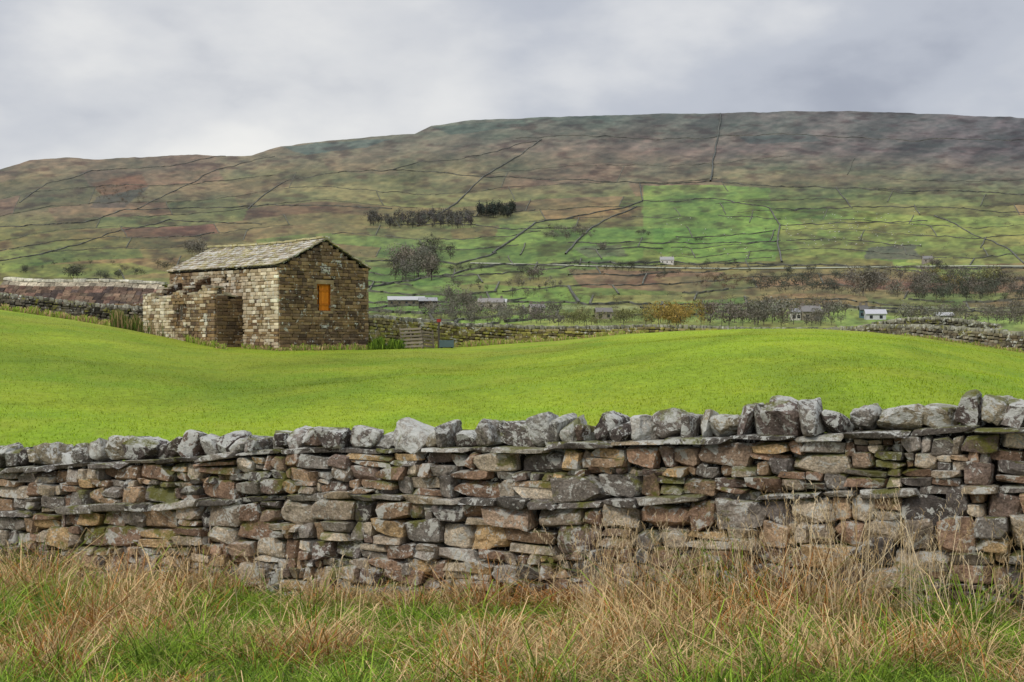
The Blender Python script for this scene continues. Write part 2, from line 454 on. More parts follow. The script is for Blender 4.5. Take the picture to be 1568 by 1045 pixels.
# ---------------------------------------------------------------- trees
def tree(acc, base, h, w, colr, n=150, leaf=None, zc=.52):
    base = np.array(base, float); leaf = leaf or h*.05
    tube(acc, base-[0, 0, .5], base+[0, 0, h*.45], h*.018, h*.010, (.08, .07, .06))
    for k in range(5):
        a = R.uniform(0, 6.28); e = base+[math.cos(a)*w*.35, math.sin(a)*w*.35, h*R.uniform(.55, .85)]
        tube(acc, base+[0, 0, h*R.uniform(.15, .35)], e, h*.009, h*.003, (.09, .08, .065), 4)
    nc = 12; cl = R.normal(size=(nc, 3)); cl /= np.linalg.norm(cl, axis=1)[:, None]; cl *= R.uniform(.2, .8, (nc, 1))
    cr = R.uniform(.3, .5, nc); k = R.randint(0, nc, n)
    p = cl[k]+R.normal(size=(n, 3))*cr[k][:, None]*.5
    p = p*[w/2, w/2, h*.44]+base+[0, 0, h*zc]
    d1 = R.normal(size=(n, 3)); d2 = R.normal(size=(n, 3))
    d1 /= np.linalg.norm(d1, axis=1)[:, None]; d2 /= np.linalg.norm(d2, axis=1)[:, None]
    V = np.concatenate([p+d1*leaf, p-d1*leaf*.6+d2*leaf*.5, p-d2*leaf]); i = np.arange(n)
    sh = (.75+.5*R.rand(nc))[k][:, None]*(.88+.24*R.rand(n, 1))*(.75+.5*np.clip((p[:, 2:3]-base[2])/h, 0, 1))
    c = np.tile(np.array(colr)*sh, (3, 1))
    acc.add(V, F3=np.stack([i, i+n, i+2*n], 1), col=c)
def trees_at(acc, px0, px1, py0, py1, count, h, colr, n=170, wf=1.0, zc=.5, lf=.055):
    for q in range(count):
        x = R.uniform(px0, px1); y = R.uniform(py0, py1); hh = h*R.uniform(.5, 1.25)
        cc = np.array(colr)*R.uniform(.78, 1.25)*(1+R.normal(size=3)*.04)
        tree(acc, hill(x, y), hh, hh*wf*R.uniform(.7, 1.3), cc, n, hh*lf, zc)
DK = (.085, .092, .065); GR = (.165, .152, .118); OR = (.32, .23, .06); OL = (.18, .185, .075); BR = (.20, .145, .095)
t = Acc(); trees_at(t, 732, 790, 326, 334, 60, 19, (.050, .060, .046), 200, .55); t.build('conifer_plantation', M_tree)
t = Acc(); trees_at(t, 565, 722, 334, 350, 150, 16, (.105, .102, .088), 150, .8); t.build('shelterbelt_woodland', M_tree)
t = Acc()
trees_at(t, 598, 672, 400, 432, 34, 22, GR, 420, 1.0, lf=.038); trees_at(t, 640, 690, 380, 402, 18, 17, (.10, .10, .072), 280, lf=.045)
t.build('bare_tree_clump', M_tree)
t = Acc()
for (a, b2, h, cc) in [(115,425,18,DK),(160,428,11,DK),(175,424,10,DK),(300,390,22,GR),(318,396,20,GR),(285,384,16,GR),(820,428,15,GR),(730,414,9,DK),
    (1180,490,12,GR),(1165,492,9,DK),(1010,425,8,DK),(985,360,9,DK),(1072,372,8,DK),(1205,420,10,DK),(700,414,9,DK),(805,418,9,DK),(40,416,9,DK),(215,420,10,DK),
    (250,412,10,DK),(925,384,12,GR),(1240,416,8,DK),(1105,428,8,DK),(960,412,10,DK),(1330,445,20,GR),(1345,440,18,GR),(1520,440,18,OL),(1515,446,15,DK),(1440,412,10,DK),(1430,410,13,GR)]:
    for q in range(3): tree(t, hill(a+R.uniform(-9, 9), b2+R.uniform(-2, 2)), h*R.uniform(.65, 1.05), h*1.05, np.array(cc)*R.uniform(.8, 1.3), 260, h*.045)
trees_at(t, 1150, 1290, 424, 450, 60, 9, DK, wf=1.5); trees_at(t, 1290, 1568, 420, 455, 130, 10, GR, wf=1.4); trees_at(t, 1400, 1568, 430, 462, 70, 10, DK, wf=1.4)
trees_at(t, 860, 1150, 403, 420, 50, 6, DK, wf=1.4); trees_at(t, 1060, 1150, 425, 445, 30, 7, BR, wf=1.5)
trees_at(t, 990, 1075, 484, 500, 30, 8, OR, 220, 1.2); trees_at(t, 860, 990, 486, 500, 40, 5.5, OL, 170, 1.4); trees_at(t, 1075, 1300, 480, 500, 64, 8, GR, 180, 1.1)
trees_at(t, 690, 860, 480, 500, 60, 6, GR, wf=1.3); trees_at(t, 1380, 1568, 474, 498, 60, 7, GR, wf=1.4); trees_at(t, 580, 730, 474, 490, 30, 5.5, GR, wf=1.4)
trees_at(t, 670, 735, 460, 480, 20, 9, GR, 240, 1.1, lf=.045)
trees_at(t, 560, 1568, 452, 474, 150, 4, OL, 90, 2.0); trees_at(t, 0, 560, 400, 420, 50, 6, DK, wf=1.5); trees_at(t, 830, 910, 350, 368, 40, 8, GR, wf=1.4)
trees_at(t, 145, 225, 285, 312, 70, 7, (.15, .10, .065), 70, 1.5); trees_at(t, -500, 0, 390, 440, 30, 10, DK, 80); trees_at(t, 1568, 2080, 400, 480, 60, 10, GR, 80)
trees_at(t, 560, 1568, 340, 400, 120, 4, GR, 60, 1.8); trees_at(t, 680, 860, 425, 455, 24, 7, GR); trees_at(t, 0, 560, 330, 400, 60, 4, DK, 60, 1.8)
trees_at(t, 1390, 1540, 425, 450, 12, 11, (.24, .20, .07), 200, 1.1)
t.build('scattered_valley_trees', M_tree)

# ---------------------------------------------------------------- boxes
def box(acc, c, half, Fr, col): stone(acc, 1, half, np.asarray(c, float), Fr, col, cj=0, planes=0)
def ell(acc, c, rad, col, Fr=np.eye(3), k=6, m=4):
    V = []
    for i in range(m+1):
        a = math.pi*i/m
        for j in range(k):
            b2 = 2*math.pi*j/k; V.append([math.cos(a)*rad[0], math.sin(a)*math.cos(b2)*rad[1], math.sin(a)*math.sin(b2)*rad[2]])
    Fq = [[i*k+j, i*k+(j+1) % k, (i+1)*k+(j+1) % k, (i+1)*k+j] for i in range(m) for j in range(k)]
    acc.add(np.array(V)@Fr+c, F4=Fq, col=col)
sh = Acc()
for q in range(130):
    x, y = (R.uniform(1195, 1420), R.uniform(325, 380)) if q < 100 else (R.uniform(1000, 1190), R.uniform(330, 395))
    c = hill(x, y); a = R.uniform(0, 6.28); Fr = rotframe((math.cos(a), math.sin(a), 0), (-math.sin(a), math.cos(a), 0), (0, 0, 1))
    s = 1.25
    ell(sh, c+[0, 0, .75*s], (.62*s, .3*s, .34*s), (.78, .76, .70), Fr)
    ell(sh, c+np.array([.78, 0, .85])@Fr*s, (.2*s, .11*s, .13*s), (.2, .18, .16), Fr)
    for lx in (-.38, .38):
        for ly in (-.15, .15): tube(sh, c+np.array([lx, ly, .6])@Fr*s, c+np.array([lx, ly, 0])@Fr*s, .06*s, .045*s, (.2, .18, .16), 4)
sh.build('sheep_flock', M_plain)
def farm(name, px, py, L, Wd, He, rise, wallc, roofc, ang=0., chim=True):
    e = empty(name); c = hill(px, py)
    a = np.array([math.cos(ang), math.sin(ang), 0]); nrm = np.array([math.sin(ang), -math.cos(ang), 0]); up = np.array([0, 0, 1.]); Fr = np.array([a, -nrm, up])
    w = Acc(); P = []
    for sx in (-1, 1):
        for (yy, zz) in ((-1, -3), (1, -3), (1, He), (0, He+rise), (-1, He)): P.append([sx*L/2, yy*Wd/2, zz])
    P = np.array(P)@Fr+c
    w.add(P, F4=[[0, 5, 9, 4], [1, 2, 7, 6], [0, 1, 6, 5]], F3=[[0, 4, 2], [0, 2, 1], [2, 4, 3], [5, 7, 9], [5, 6, 7], [7, 8, 9]], col=lin(wallc, .85)); w.build(name+'_walls', M_plain, parent=e)
    r = Acc()
    for s in (-1, 1):
        q = np.array([[-L/2-.4, s*(Wd/2+.5), He-.25*rise/ (Wd/2)*2+.15], [L/2+.4, s*(Wd/2+.5), He-.25*rise/(Wd/2)*2+.15], [L/2+.4, 0, He+rise+.15], [-L/2-.4, 0, He+rise+.15]])
        q = np.concatenate([q, q+[0, 0, .25]])
        r.add(q@Fr+c, F4=[[0, 1, 2, 3], [4, 5, 6, 7], [0, 1, 5, 4], [1, 2, 6, 5], [3, 0, 4, 7]], col=lin(roofc, .72))
    if chim:
        for sx in (-.42, .42): box(r, c+np.array([L*sx, 0, He+rise+.6])@Fr, (.5, .4, .9), Fr, (.2, .17, .14))
    r.build(name+'_roof', M_plain, parent=e)
    d = Acc(); nw = max(2, int(L/4))
    for i in range(nw):
        x = -L/2+(i+.5)*L/nw
        for zz in ((He*.3, He*.75) if He > 4.5 else (He*.45,)):
            box(d, c+np.array([x, -Wd/2-.03, zz])@Fr, (.6, .06, .65), Fr, (.03, .035, .04))
    d.build(name+'_windows', M_plain, parent=e)
farm('farm_shed', 622, 467, 20, 10, 2.6, 1.9, (120,110,95), (212,212,212), .1, False)
farm('farm_shed', 655, 469, 9, 8, 2.6, 1.6, (50,45,42), (180,180,182), .1, False)
farm('farmhouse', 752, 472, 12, 6, 2.8, 1.8, (200,190,175), (165,160,155), -.1)
farm('farmhouse', 768, 471, 5, 5, 2.6, 1.4, (225,220,210), (215,215,215), -.1, False)
farm('farmhouse', 1021, 404, 14, 7, 4.2, 3, (235,230,222), (190,188,185), 0)
farm('farmhouse', 1240, 490, 7, 6, 3.2, 2, (170,160,140), (150,146,142), .1)
farm('farm_shed', 1340, 489, 8, 6, 2.2, 1.6, (215,215,220), (215,215,220), -.1, False)
farm('farmhouse', 1322, 487, 3, 4, 3.6, 1.6, (100,125,130), (120,118,115), -.1)
farm('farm_shed', 924, 488, 6, 5, 2.6, 1.4, (160,150,135), (140,135,130), .1, False)
farm('farm_shed', 1445, 490, 7, 5, 1.8, 1.2, (180,175,165), (200,200,198), 0, False)
farm('farmhouse', 1218, 490, 3.5, 4, 3.0, 1.2, (225,220,210), (160,160,160), 0)
farm('farmhouse', 1420, 402, 9, 6, 3.6, 2.4, (170,160,150), (150,148,145), 0)
farm('farmhouse', 822, 479, 6, 5, 2.2, 1.4, (190,180,165), (150,146,140), .2)

# ---------------------------------------------------------------- masonry
UP = np.array([0, 0, 1.])
PAL_B = [(150,124,92),(136,112,86),(122,100,80),(164,138,104),(108,90,74),(142,120,96),(156,128,92)]
PAL_L = [(224,208,182),(206,186,158),(232,220,198),(184,164,134),(214,196,170),(168,148,120)]
PAL_W = [(140,130,108),(116,106,90),(158,146,124),(98,92,80),(130,116,94),(172,164,144)]
def pick(P, k=.62): return lin(P[R.randint(len(P))], k)*R.uniform(.8, 1.2)
def panel(acc, o, a, nrm, L, z0, topf, holes=(), pal=PAL_B, ch=.165, cw=.36, corners=True, light=None, k_=.85):
    z = z0; k = 0
    while z < 12:
        h = ch*R.uniform(.7, 1.35); s = 0.; any_ = False
        while s < L:
            w = cw*R.uniform(.4, 1.6)
            if s == 0 and corners: w = cw*(1.9 if k % 2 else 1.0)
            if s+w > L-.15: w = L-s
            sc = s+w/2; zc = z+h/2
            if zc < topf(sc):
                any_ = True
                if not any(h0 < sc < h1 and q0 < zc < q1 for (h0, h1, q0, q1) in holes):
                    P = pal
                    if light is not None and light(sc, zc): P = PAL_L
                    corner = corners and (s == 0 or s+w >= L-.01)
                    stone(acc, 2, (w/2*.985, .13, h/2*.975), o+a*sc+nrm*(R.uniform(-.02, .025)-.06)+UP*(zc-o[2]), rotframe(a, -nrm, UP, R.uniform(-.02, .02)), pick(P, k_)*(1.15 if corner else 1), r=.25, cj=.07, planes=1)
            s += w
        z += h; k += 1
        if not any_ and z > z0+1: break
gd = np.array([.70, .714, 0]); gd /= np.linalg.norm(gd); ld = np.array([-gd[1], gd[0], 0])
C0 = np.array([-12.29, 75., 0]); Wg, Lb = 6.06, 10.5; Zg0, Ze, Zr = 0.9, 6.0, 7.46
barn = empty('stone_field_barn')
core = Acc(); t_ = .13
o = C0+gd*t_+ld*t_; W2 = Wg-2*t_; L2 = Lb-2*t_
P = []
for dl in (0, L2):
    for (dg, zz) in ((0, Zg0), (W2, Zg0), (W2, Ze-.1), (W2/2, Zr-.12), (0, Ze-.1)):
        q = o+gd*dg+ld*dl; P.append([q[0], q[1], zz])
core.add(P, F4=[[0, 5, 9, 4], [1, 2, 7, 6]], F3=[[0, 4, 2], [0, 2, 1], [2, 4, 3], [5, 7, 9], [5, 6, 7], [7, 8, 9]], col=(.13, .105, .08))
core.build('wall_core', M_barn, parent=barn)
st = Acc()
win = (2.50, 3.40, 3.63, 5.08)
gtop = lambda s: Ze+(Zr-Ze)*(1-abs(s-Wg/2)/(Wg/2))-.08
panel(st, np.array([*C0[:2], Zg0]), gd, -ld, Wg, Zg0, gtop, [(win[0]-.1, win[1]+.1, win[2]-.05, win[3]+.2)], k_=.76)  # gable stones toned darker, painting it as the shaded side
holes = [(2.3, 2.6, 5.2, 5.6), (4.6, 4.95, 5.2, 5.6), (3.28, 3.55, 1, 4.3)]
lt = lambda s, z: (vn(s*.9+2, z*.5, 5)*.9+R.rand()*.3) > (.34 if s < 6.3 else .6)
panel(st, np.array([*C0[:2], Zg0]), ld, -gd, Lb, Zg0, lambda s: Ze-.05, holes, PAL_B, light=lt, k_=.9)  # paler stones: pale render patches plus painted-in sunlight on this side
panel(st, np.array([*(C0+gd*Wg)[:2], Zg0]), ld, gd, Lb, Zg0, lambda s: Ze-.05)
panel(st, np.array([*(C0+ld*Lb)[:2], Zg0]), gd, ld, Wg, Zg0, gtop)
FG = rotframe(gd, ld, UP)
def gp(s, z, out=0.): q = C0+gd*s-ld*out; return np.array([q[0], q[1], z])
box_l = [((win[0]+win[1])/2, win[3]+.12, .68, .12), ((win[0]+win[1])/2, win[2]-.07, .62, .07)]
for s_, z_, hw, hh in box_l: stone(st, 3, (hw, .16, hh), gp(s_, z_, -.10), FG, lin((175,152,118), .8), r=.2, cj=.03, planes=0)
for z_ in np.arange(win[2]+.15, win[3], .3):
    for s_ in (win[0]-.14, win[1]+.14): stone(st, 3, (.13, .15, .14), gp(s_, z_, -.09), FG, lin((160,138,106), .8)*R.uniform(.85, 1.15), r=.2, cj=.06, planes=0)
st.build('wall_stones', M_barn, parent=barn)
wd = Acc(); OC = lin((226,136,40), .85)
wm = (win[0]+win[1])/2
for i in range(4): box(wd, gp(win[0]+.30+i*.165, (win[2]+win[3])/2, -.105), (.078, .02, .70), FG, OC*R.uniform(.85, 1.15))
for sx in (win[0]+.02, win[1]+.04): box(wd, gp(sx, (win[2]+win[3])/2, -.06), (.045, .06, .72), FG, OC*.5)
box(wd, gp(win[0]+.14, (win[2]+win[3])/2, -.118), (.08, .006, .70), FG, (.02, .016, .012))  # near-black strip paints the unlit gap beside the planks
box(wd, gp(wm, win[3]-.03, -.06), (.38, .058, .045), FG, OC*.5)
for zz in (win[2]+.35, win[3]-.35): box(wd, gp(win[0]+.55, zz, -.07), (.32, .015, .05), FG, OC*.8)
wd.build('timber_shutter', M_plain, parent=barn)
rf = Acc(); sl = math.atan2(Zr-Ze, Wg/2); SL = [(190,180,160),(168,158,140),(206,198,180),(152,142,126),(180,170,146),(188,178,134)]
for side in (0, 1):
    dirg = gd if side == 0 else -gd; e0 = C0 if side == 0 else C0+gd*Wg
    slope = dirg*math.cos(sl)+UP*math.sin(sl); nr = -dirg*math.sin(sl)+UP*math.cos(sl)
    tot = (Wg/2)/math.cos(sl)+.18; ncs = 10; exu = (tot)/ncs
    box(rf, e0+UP*(Ze+.02)+slope*(tot/2-.15)+ld*Lb/2, (Lb/2+.04, tot/2-.02, .04), np.array([ld, slope, nr]), (.04, .035, .03))
    for k in range(ncs):
        s = -.15
        while s < Lb+.1:
            w = R.uniform(.35, .8)*(1.1-.04*k)
            if s+w > Lb+.15: w = Lb+.17-s
            dist = -.2+exu*(k+.62)+R.uniform(-.05, .05); sag = -.10*math.sin(math.pi*np.clip((s+w/2)/Lb, 0, 1))*(k/ncs)
            c = e0+UP*(Ze+.02+.09+sag)+slope*dist+ld*(s+w/2)
            tl = -.11+R.uniform(-.03, .03)
            sl2 = slope*math.cos(tl)+nr*math.sin(tl); n2 = nr*math.cos(tl)-slope*math.sin(tl)
            pc = lin(SL[R.randint(6)], .85)*R.uniform(.65, 1.15)*np.array([1.05, 1, .95])
            stone(rf, 2, (w/2*.97, exu*.66, .035), c, np.array([ld, sl2, n2]), pc, r=.4, cj=.06, planes=1)
            s += w
s = -.15
while s < Lb:
    stone(rf, 2, (.34, .2, .06), C0+gd*Wg/2+ld*(s+.3)+UP*(Zr+.17-.10*math.sin(math.pi*np.clip(s/Lb, 0, 1))), np.array([ld, gd, UP]), lin((206,196,150), .85)*R.uniform(.8, 1.15), cj=.08); s += .62
rf.build('slate_roof', M_slate, parent=barn)
pn = Acc()
A_ = C0+ld*3.27; pw = 1.75; B_ = A_-gd*pw; ql = 7.2
def seg_wall(acc, p0, d, n_, L, z0, topf, holes=(), pal=PAL_B, thick=.5, light=None, k_=.85):
    panel(acc, np.array([*p0[:2], z0]), d, n_, L, z0, topf, holes, pal, light=light, k_=k_)
    q0 = p0-n_*thick
    panel(acc, np.array([*q0[:2], z0]), d, -n_, L, z0, topf, holes, pal, k_=k_)
    S = 24
    for i in range(S):
        s0, s1 = L*i/S, L*(i+1)/S; sm = (s0+s1)/2; zt = topf(sm)-.12
        segs = [(z0, zt)]
        for (h0, h1, q1, q2) in holes:
            if h0 < sm < h1: segs = [(z0, q1), (q2, zt)]
        for (za, zb_) in segs:
            if zb_ > za: box(acc, p0+d*sm-n_*thick/2+UP*(za+zb_)/2, ((s1-s0)/2, thick/2-.1, (zb_-za)/2), np.array([d, n_, UP]), (.08, .065, .05))
    s = 0.
    while s < L:
        w = R.uniform(.25, .5); zt = topf(min(s+w/2, L))
        stone(acc, 2, (w/2, thick/2+.03, R.uniform(.05, .11)), p0+d*(s+w/2)-n_*thick/2+UP*zt, rotframe(d, -n_, UP, R.uniform(-.1, .1)), lin((186,174,150), .8)*R.uniform(.7, 1.15), cj=.12); s += w
jag = lambda s, a: (vn(np.array(s*1.6+a), np.array(a*3.3), 4)-.5)*.5
seg_wall(pn, B_, ld, -gd, ql, 1.0, lambda s: 4.55+float(jag(s, 1))+(.25 if s < 1.2 else 0), [(2.9, 3.75, 3.2, 4.05)], light=lambda s, z: (vn(s*.8+9, z*.6, 15)*.8+R.rand()*.35) > .5)  # pale stones mixed in to paint this face as sunlit too
seg_wall(pn, B_+gd*.05, gd, -ld, pw-.1, 1.0, lambda s: 4.62-.35*float(s > .8)+float(jag(s, 2)), pal=PAL_B, k_=.6)  # same stone toned down, shade of this side put into its colour
E_ = C0+ld*6.3-gd*pw
BRN = [(112,88,66),(124,98,74),(98,78,60)]
seg_wall(pn, E_, gd, -ld, pw-.1, 1.0, lambda s: 4.5+1.35*s/pw+float(jag(s, 3))*.5, pal=BRN, k_=.55)
D_ = C0+ld*9.2-gd*pw
seg_wall(pn, D_, gd, -ld, pw-.1, 1.0, lambda s: 4.5+.9*s/pw+float(jag(s, 4))*.5, pal=[(124,104,80),(138,116,92),(98,80,62)], k_=.7)
pn.build('ruined_lean_to', M_barn, parent=barn)
vd = Acc()
for (a_, b2, c_, d_) in holes: box(vd, C0+ld*(a_+b2)/2+gd*.115+UP*(c_+d_)/2, ((b2-a_)/2, .01, (d_-c_)/2), np.array([ld, gd, UP]), (.012, .011, .01))  # near-black panels painting the darkness inside the wall openings
vd.build('opening_dark_panels', M_plain, parent=barn)

# ---------------------------------------------------------------- long low shed behind the left wall
shed = empty('long_stone_shed')
r0 = sight(8, 428, 101); r1 = sight(250, 434, 99); ax = r1-r0; Ls = np.linalg.norm(ax); axn = ax/Ls
pn2 = np.array([axn[1], -axn[0], 0]); pn2 /= np.linalg.norm(pn2)
if pn2[1] > 0: pn2 = -pn2
sr = Acc(); dn = pn2*.88-UP*.6; dn /= np.linalg.norm(dn)
for side in (0, 1):
    dd = dn if side == 0 else np.array([-dn[0], -dn[1], dn[2]])
    n_ = np.cross(axn, dd); n_ = n_ if n_[2] > 0 else -n_
    box(sr, (r0+r1)/2+dd*1.75-n_*.08, (Ls/2-.05, 1.75, .04), np.array([axn, dd, n_]), (.05, .04, .035))
    for k in range(8):
        s = 0.
        while s < Ls:
            w = R.uniform(.35, .8)
            sg_ = -.12*math.sin(math.pi*s/Ls*2.3)
            c = r0+axn*(s+w/2)+dd*(3.4-.44*k-.1+R.uniform(-.04, .04))+n_*(.03+R.uniform(0, .03))+UP*sg_*.5
            pc = lin([(126,100,86),(104,86,74),(140,116,96),(90,78,72),(120,104,88)][R.randint(5)], .75) if k < 6 else lin([(196,184,160),(160,150,130)][R.randint(2)], .8)
            stone(sr, 2, (w/2*.95, .30, .04), c, np.array([axn, dd*math.cos(.10)-n_*math.sin(.10)*1., n_*math.cos(.10)+dd*math.sin(.10)]), pc*R.uniform(.6, 1.3), cj=.08, planes=1); s += w
s = 0.
while s < Ls:
    w = R.uniform(.55, 1.0)
    stone(sr, 2, (w/2, .28, R.uniform(.09, .15)), r0+axn*(s+w/2)+UP*(.06-.06*math.sin(math.pi*s/Ls*2.3)), np.array([axn, pn2, UP]), lin((218,212,196), .9)*R.uniform(.7, 1.1), cj=.1); s += w
sr.build('shed_roof', M_shed, parent=shed)
sw = Acc()
f0 = r0+dn*3.1; f0[2] = 0
panel(sw, np.array([f0[0], f0[1], 1.5]), axn*[1, 1, 0], pn2, Ls, 1.5, lambda s: r0[2]+dn[2]*3.2)
for Pp, sg in ((r0, 1), (r1, -1)):
    q = [Pp+dn*3.1+axn*.2*sg, Pp+np.array([-dn[0], -dn[1], dn[2]])*3.1+axn*.2*sg, Pp-UP*.12+axn*.2*sg]
    q += [q[0]*[1, 1, 0]+UP*1, q[1]*[1, 1, 0]+UP*1]
    sw.add(np.array(q), F4=[[0, 1, 4, 3]], F3=[[0, 1, 2]], col=lin((120,104,82), .6))
sw.build('shed_walls', M_barn, parent=shed)

# ---------------------------------------------------------------- middle-distance drystone walls
def dry_wall(name, pts, hgt, deep=1.0, pal=PAL_W, ch=.16, cw=.36, k_=.75):
    P = np.array([sight(*p) for p in pts]); seg = np.linalg.norm(np.diff(P[:, :2], axis=0), axis=1)
    S = np.concatenate([[0], np.cumsum(seg)]); L = S[-1]; acc = Acc()
    pos = lambda s: np.array([np.interp(s, S, P[:, i]) for i in range(3)])
    def frame(sc):
        q = pos(min(sc+.3, L))-pos(max(min(sc, L)-.3, 0)); q[2] = 0; q /= np.linalg.norm(q); p = pos(sc)
        nr = np.array([q[1], -q[0], 0]); nr = nr if nr@p < 0 else -nr
        return p, q, nr
    nco = int((hgt+deep)/ch)
    for k in range(nco):
        s = 0.
        while s < L:
            w = cw*R.uniform(.5, 1.5); sc = s+w/2; p, q, nr = frame(sc)
            h = ch*R.uniform(.85, 1.2); z = p[2]-.2-ch*(k+.5)+.04*math.sin(sc*1.3+k)
            stone(acc, 2, (w/2*.98, .14, h/2*.98), p*[1, 1, 0]+UP*z+nr*(R.uniform(-.03, .03)+.012*k), rotframe(q, -nr, UP, R.uniform(-.05, .05)), pick(pal, k_), r=.4, cj=.12, planes=2)
            if k == 0 or (k < 3 and R.rand() < .4):
                stone(acc, 2, (w/2*.97, .14, h/2*.97), p*[1, 1, 0]+UP*z-nr*.36, rotframe(q, -nr, UP), pick(pal, k_), r=.4, cj=.12)
            s += w
    s = 0.
    while s < L:
        w = R.uniform(.14, .34); sc = s+w/2; p, q, nr = frame(sc)
        stone(acc, 2, (w/2, .24, R.uniform(.09, .17)), p*[1, 1, 0]+UP*(p[2]-.12)-nr*.17, rotframe(q, -nr, UP, R.uniform(-.25, .25)), lin((172,168,152), .8)*R.uniform(.55, 1.2), r=.45, cj=.2, planes=2)
        s += w
    n = int(L/.6)
    for i in range(n):
        sc = L*(i+.5)/n; p, q, nr = frame(sc)
        box(acc, p-nr*.17+UP*(-.25-(hgt+deep)/2), (L/n/2+.02, .15, (hgt+deep)/2), np.array([q, nr, UP]), (.05, .044, .035))
    return acc.build(name, M_mid)
PAL_D = [(106,100,88),(90,84,74),(122,114,100),(78,74,66),(134,126,110)]
PAL_M = [(172,162,92),(146,136,78),(130,118,84),(168,152,112),(112,100,76),(158,152,80)]
dry_wall('drystone_field_wall', [(-350, 424, 84), (-150, 436, 84), (0, 447, 84), (100, 459, 85), (170, 466, 86), (236, 470, 86)], 1.1, 1.0, PAL_D, k_=.9)
dry_wall('drystone_field_wall', [(562, 481, 82), (600, 484, 84), (645, 488, 86), (700, 494, 88), (800, 498, 90), (900, 499, 91), (1000, 496, 92), (1080, 498, 91.5), (1150, 501, 91), (1200, 501, 90)], 1.2, .7, PAL_M, k_=.9)
dry_wall('drystone_field_wall', [(1200, 501, 90), (1260, 502, 88), (1330, 497, 86), (1400, 496, 82), (1480, 501, 78), (1568, 508, 75), (1750, 516, 68), (1950, 524, 62)], 1.15, .8, PAL_W)
dry_wall('drystone_field_wall', [(1310, 500, 108), (1350, 491, 107), (1390, 486, 106), (1440, 485, 106), (1480, 489, 106), (1530, 496, 106)], 1.3, 1.4, PAL_D)

hd = Acc(); p0 = sight(632, 512, 80.5); gz = 1.55; a = np.array([.96, .28, 0]); nb = np.array([.28, -.96, 0])
lean = rotframe(a, -nb, UP, .05, -.35); base = np.array([p0[0], p0[1], gz])
WC = lin((150,138,120), .8)
for k in range(6): box(hd, base+np.array([0, 0, .15+k*.21])@lean, (.62, .02, .055), lean, WC*R.uniform(.8, 1.2))
for s_ in (-.58, 0, .58): box(hd, base+np.array([s_, .045, .68])@lean, (.04, .024, .66), lean, WC*.8)
hd.build('wooden_hurdle', M_plain)
hd = Acc(); b1 = sight(655, 520, 82)
for k in range(5): box(hd, np.array([b1[0], b1[1], 1.7+k*.2]), (.34, .02, .05), rotframe(a, -nb, UP, -.12, -.2), WC*R.uniform(.5, .8))
for s_ in (-.3, .3): box(hd, np.array([b1[0]+s_, b1[1]+.05, 2.1]), (.04, .02, .55), rotframe(a, -nb, UP, 0, -.2), WC*.6)
hd.build('wooden_hurdle', M_plain)
tr = Acc(); c = sight(684, 521, 82); c[2] = 1.85; BC = lin((110,132,138), .6); I3 = np.eye(3)
box(tr, c+[0, 0, -.20], (.36, .26, .03), I3, BC*.7)
for sx in (-1, 1): box(tr, c+[sx*.38, 0, 0], (.03, .29, .22), I3, BC)
for sy in (-1, 1): box(tr, c+[0, sy*.26, 0], (.35, .03, .20), I3, BC)
box(tr, c+[0, 0, .1], (.35, .23, .01), I3, (.1, .12, .14))
for sx in (-.3, .3): box(tr, c+[sx, 0, -.36], (.05, .2, .14), I3, BC*.6)
tr.build('water_trough', M_plain)
ps = Acc(); c = sight(672, 515, 83.5); tube(ps, [c[0], c[1], 1.2], [c[0], c[1], 3.15], .07, .06, (.09, .075, .06), 8); box(ps, [c[0], c[1], 3.2], (.12, .07, .09), I3, (.35, .05, .04)); ps.build('gate_post', M_plain)

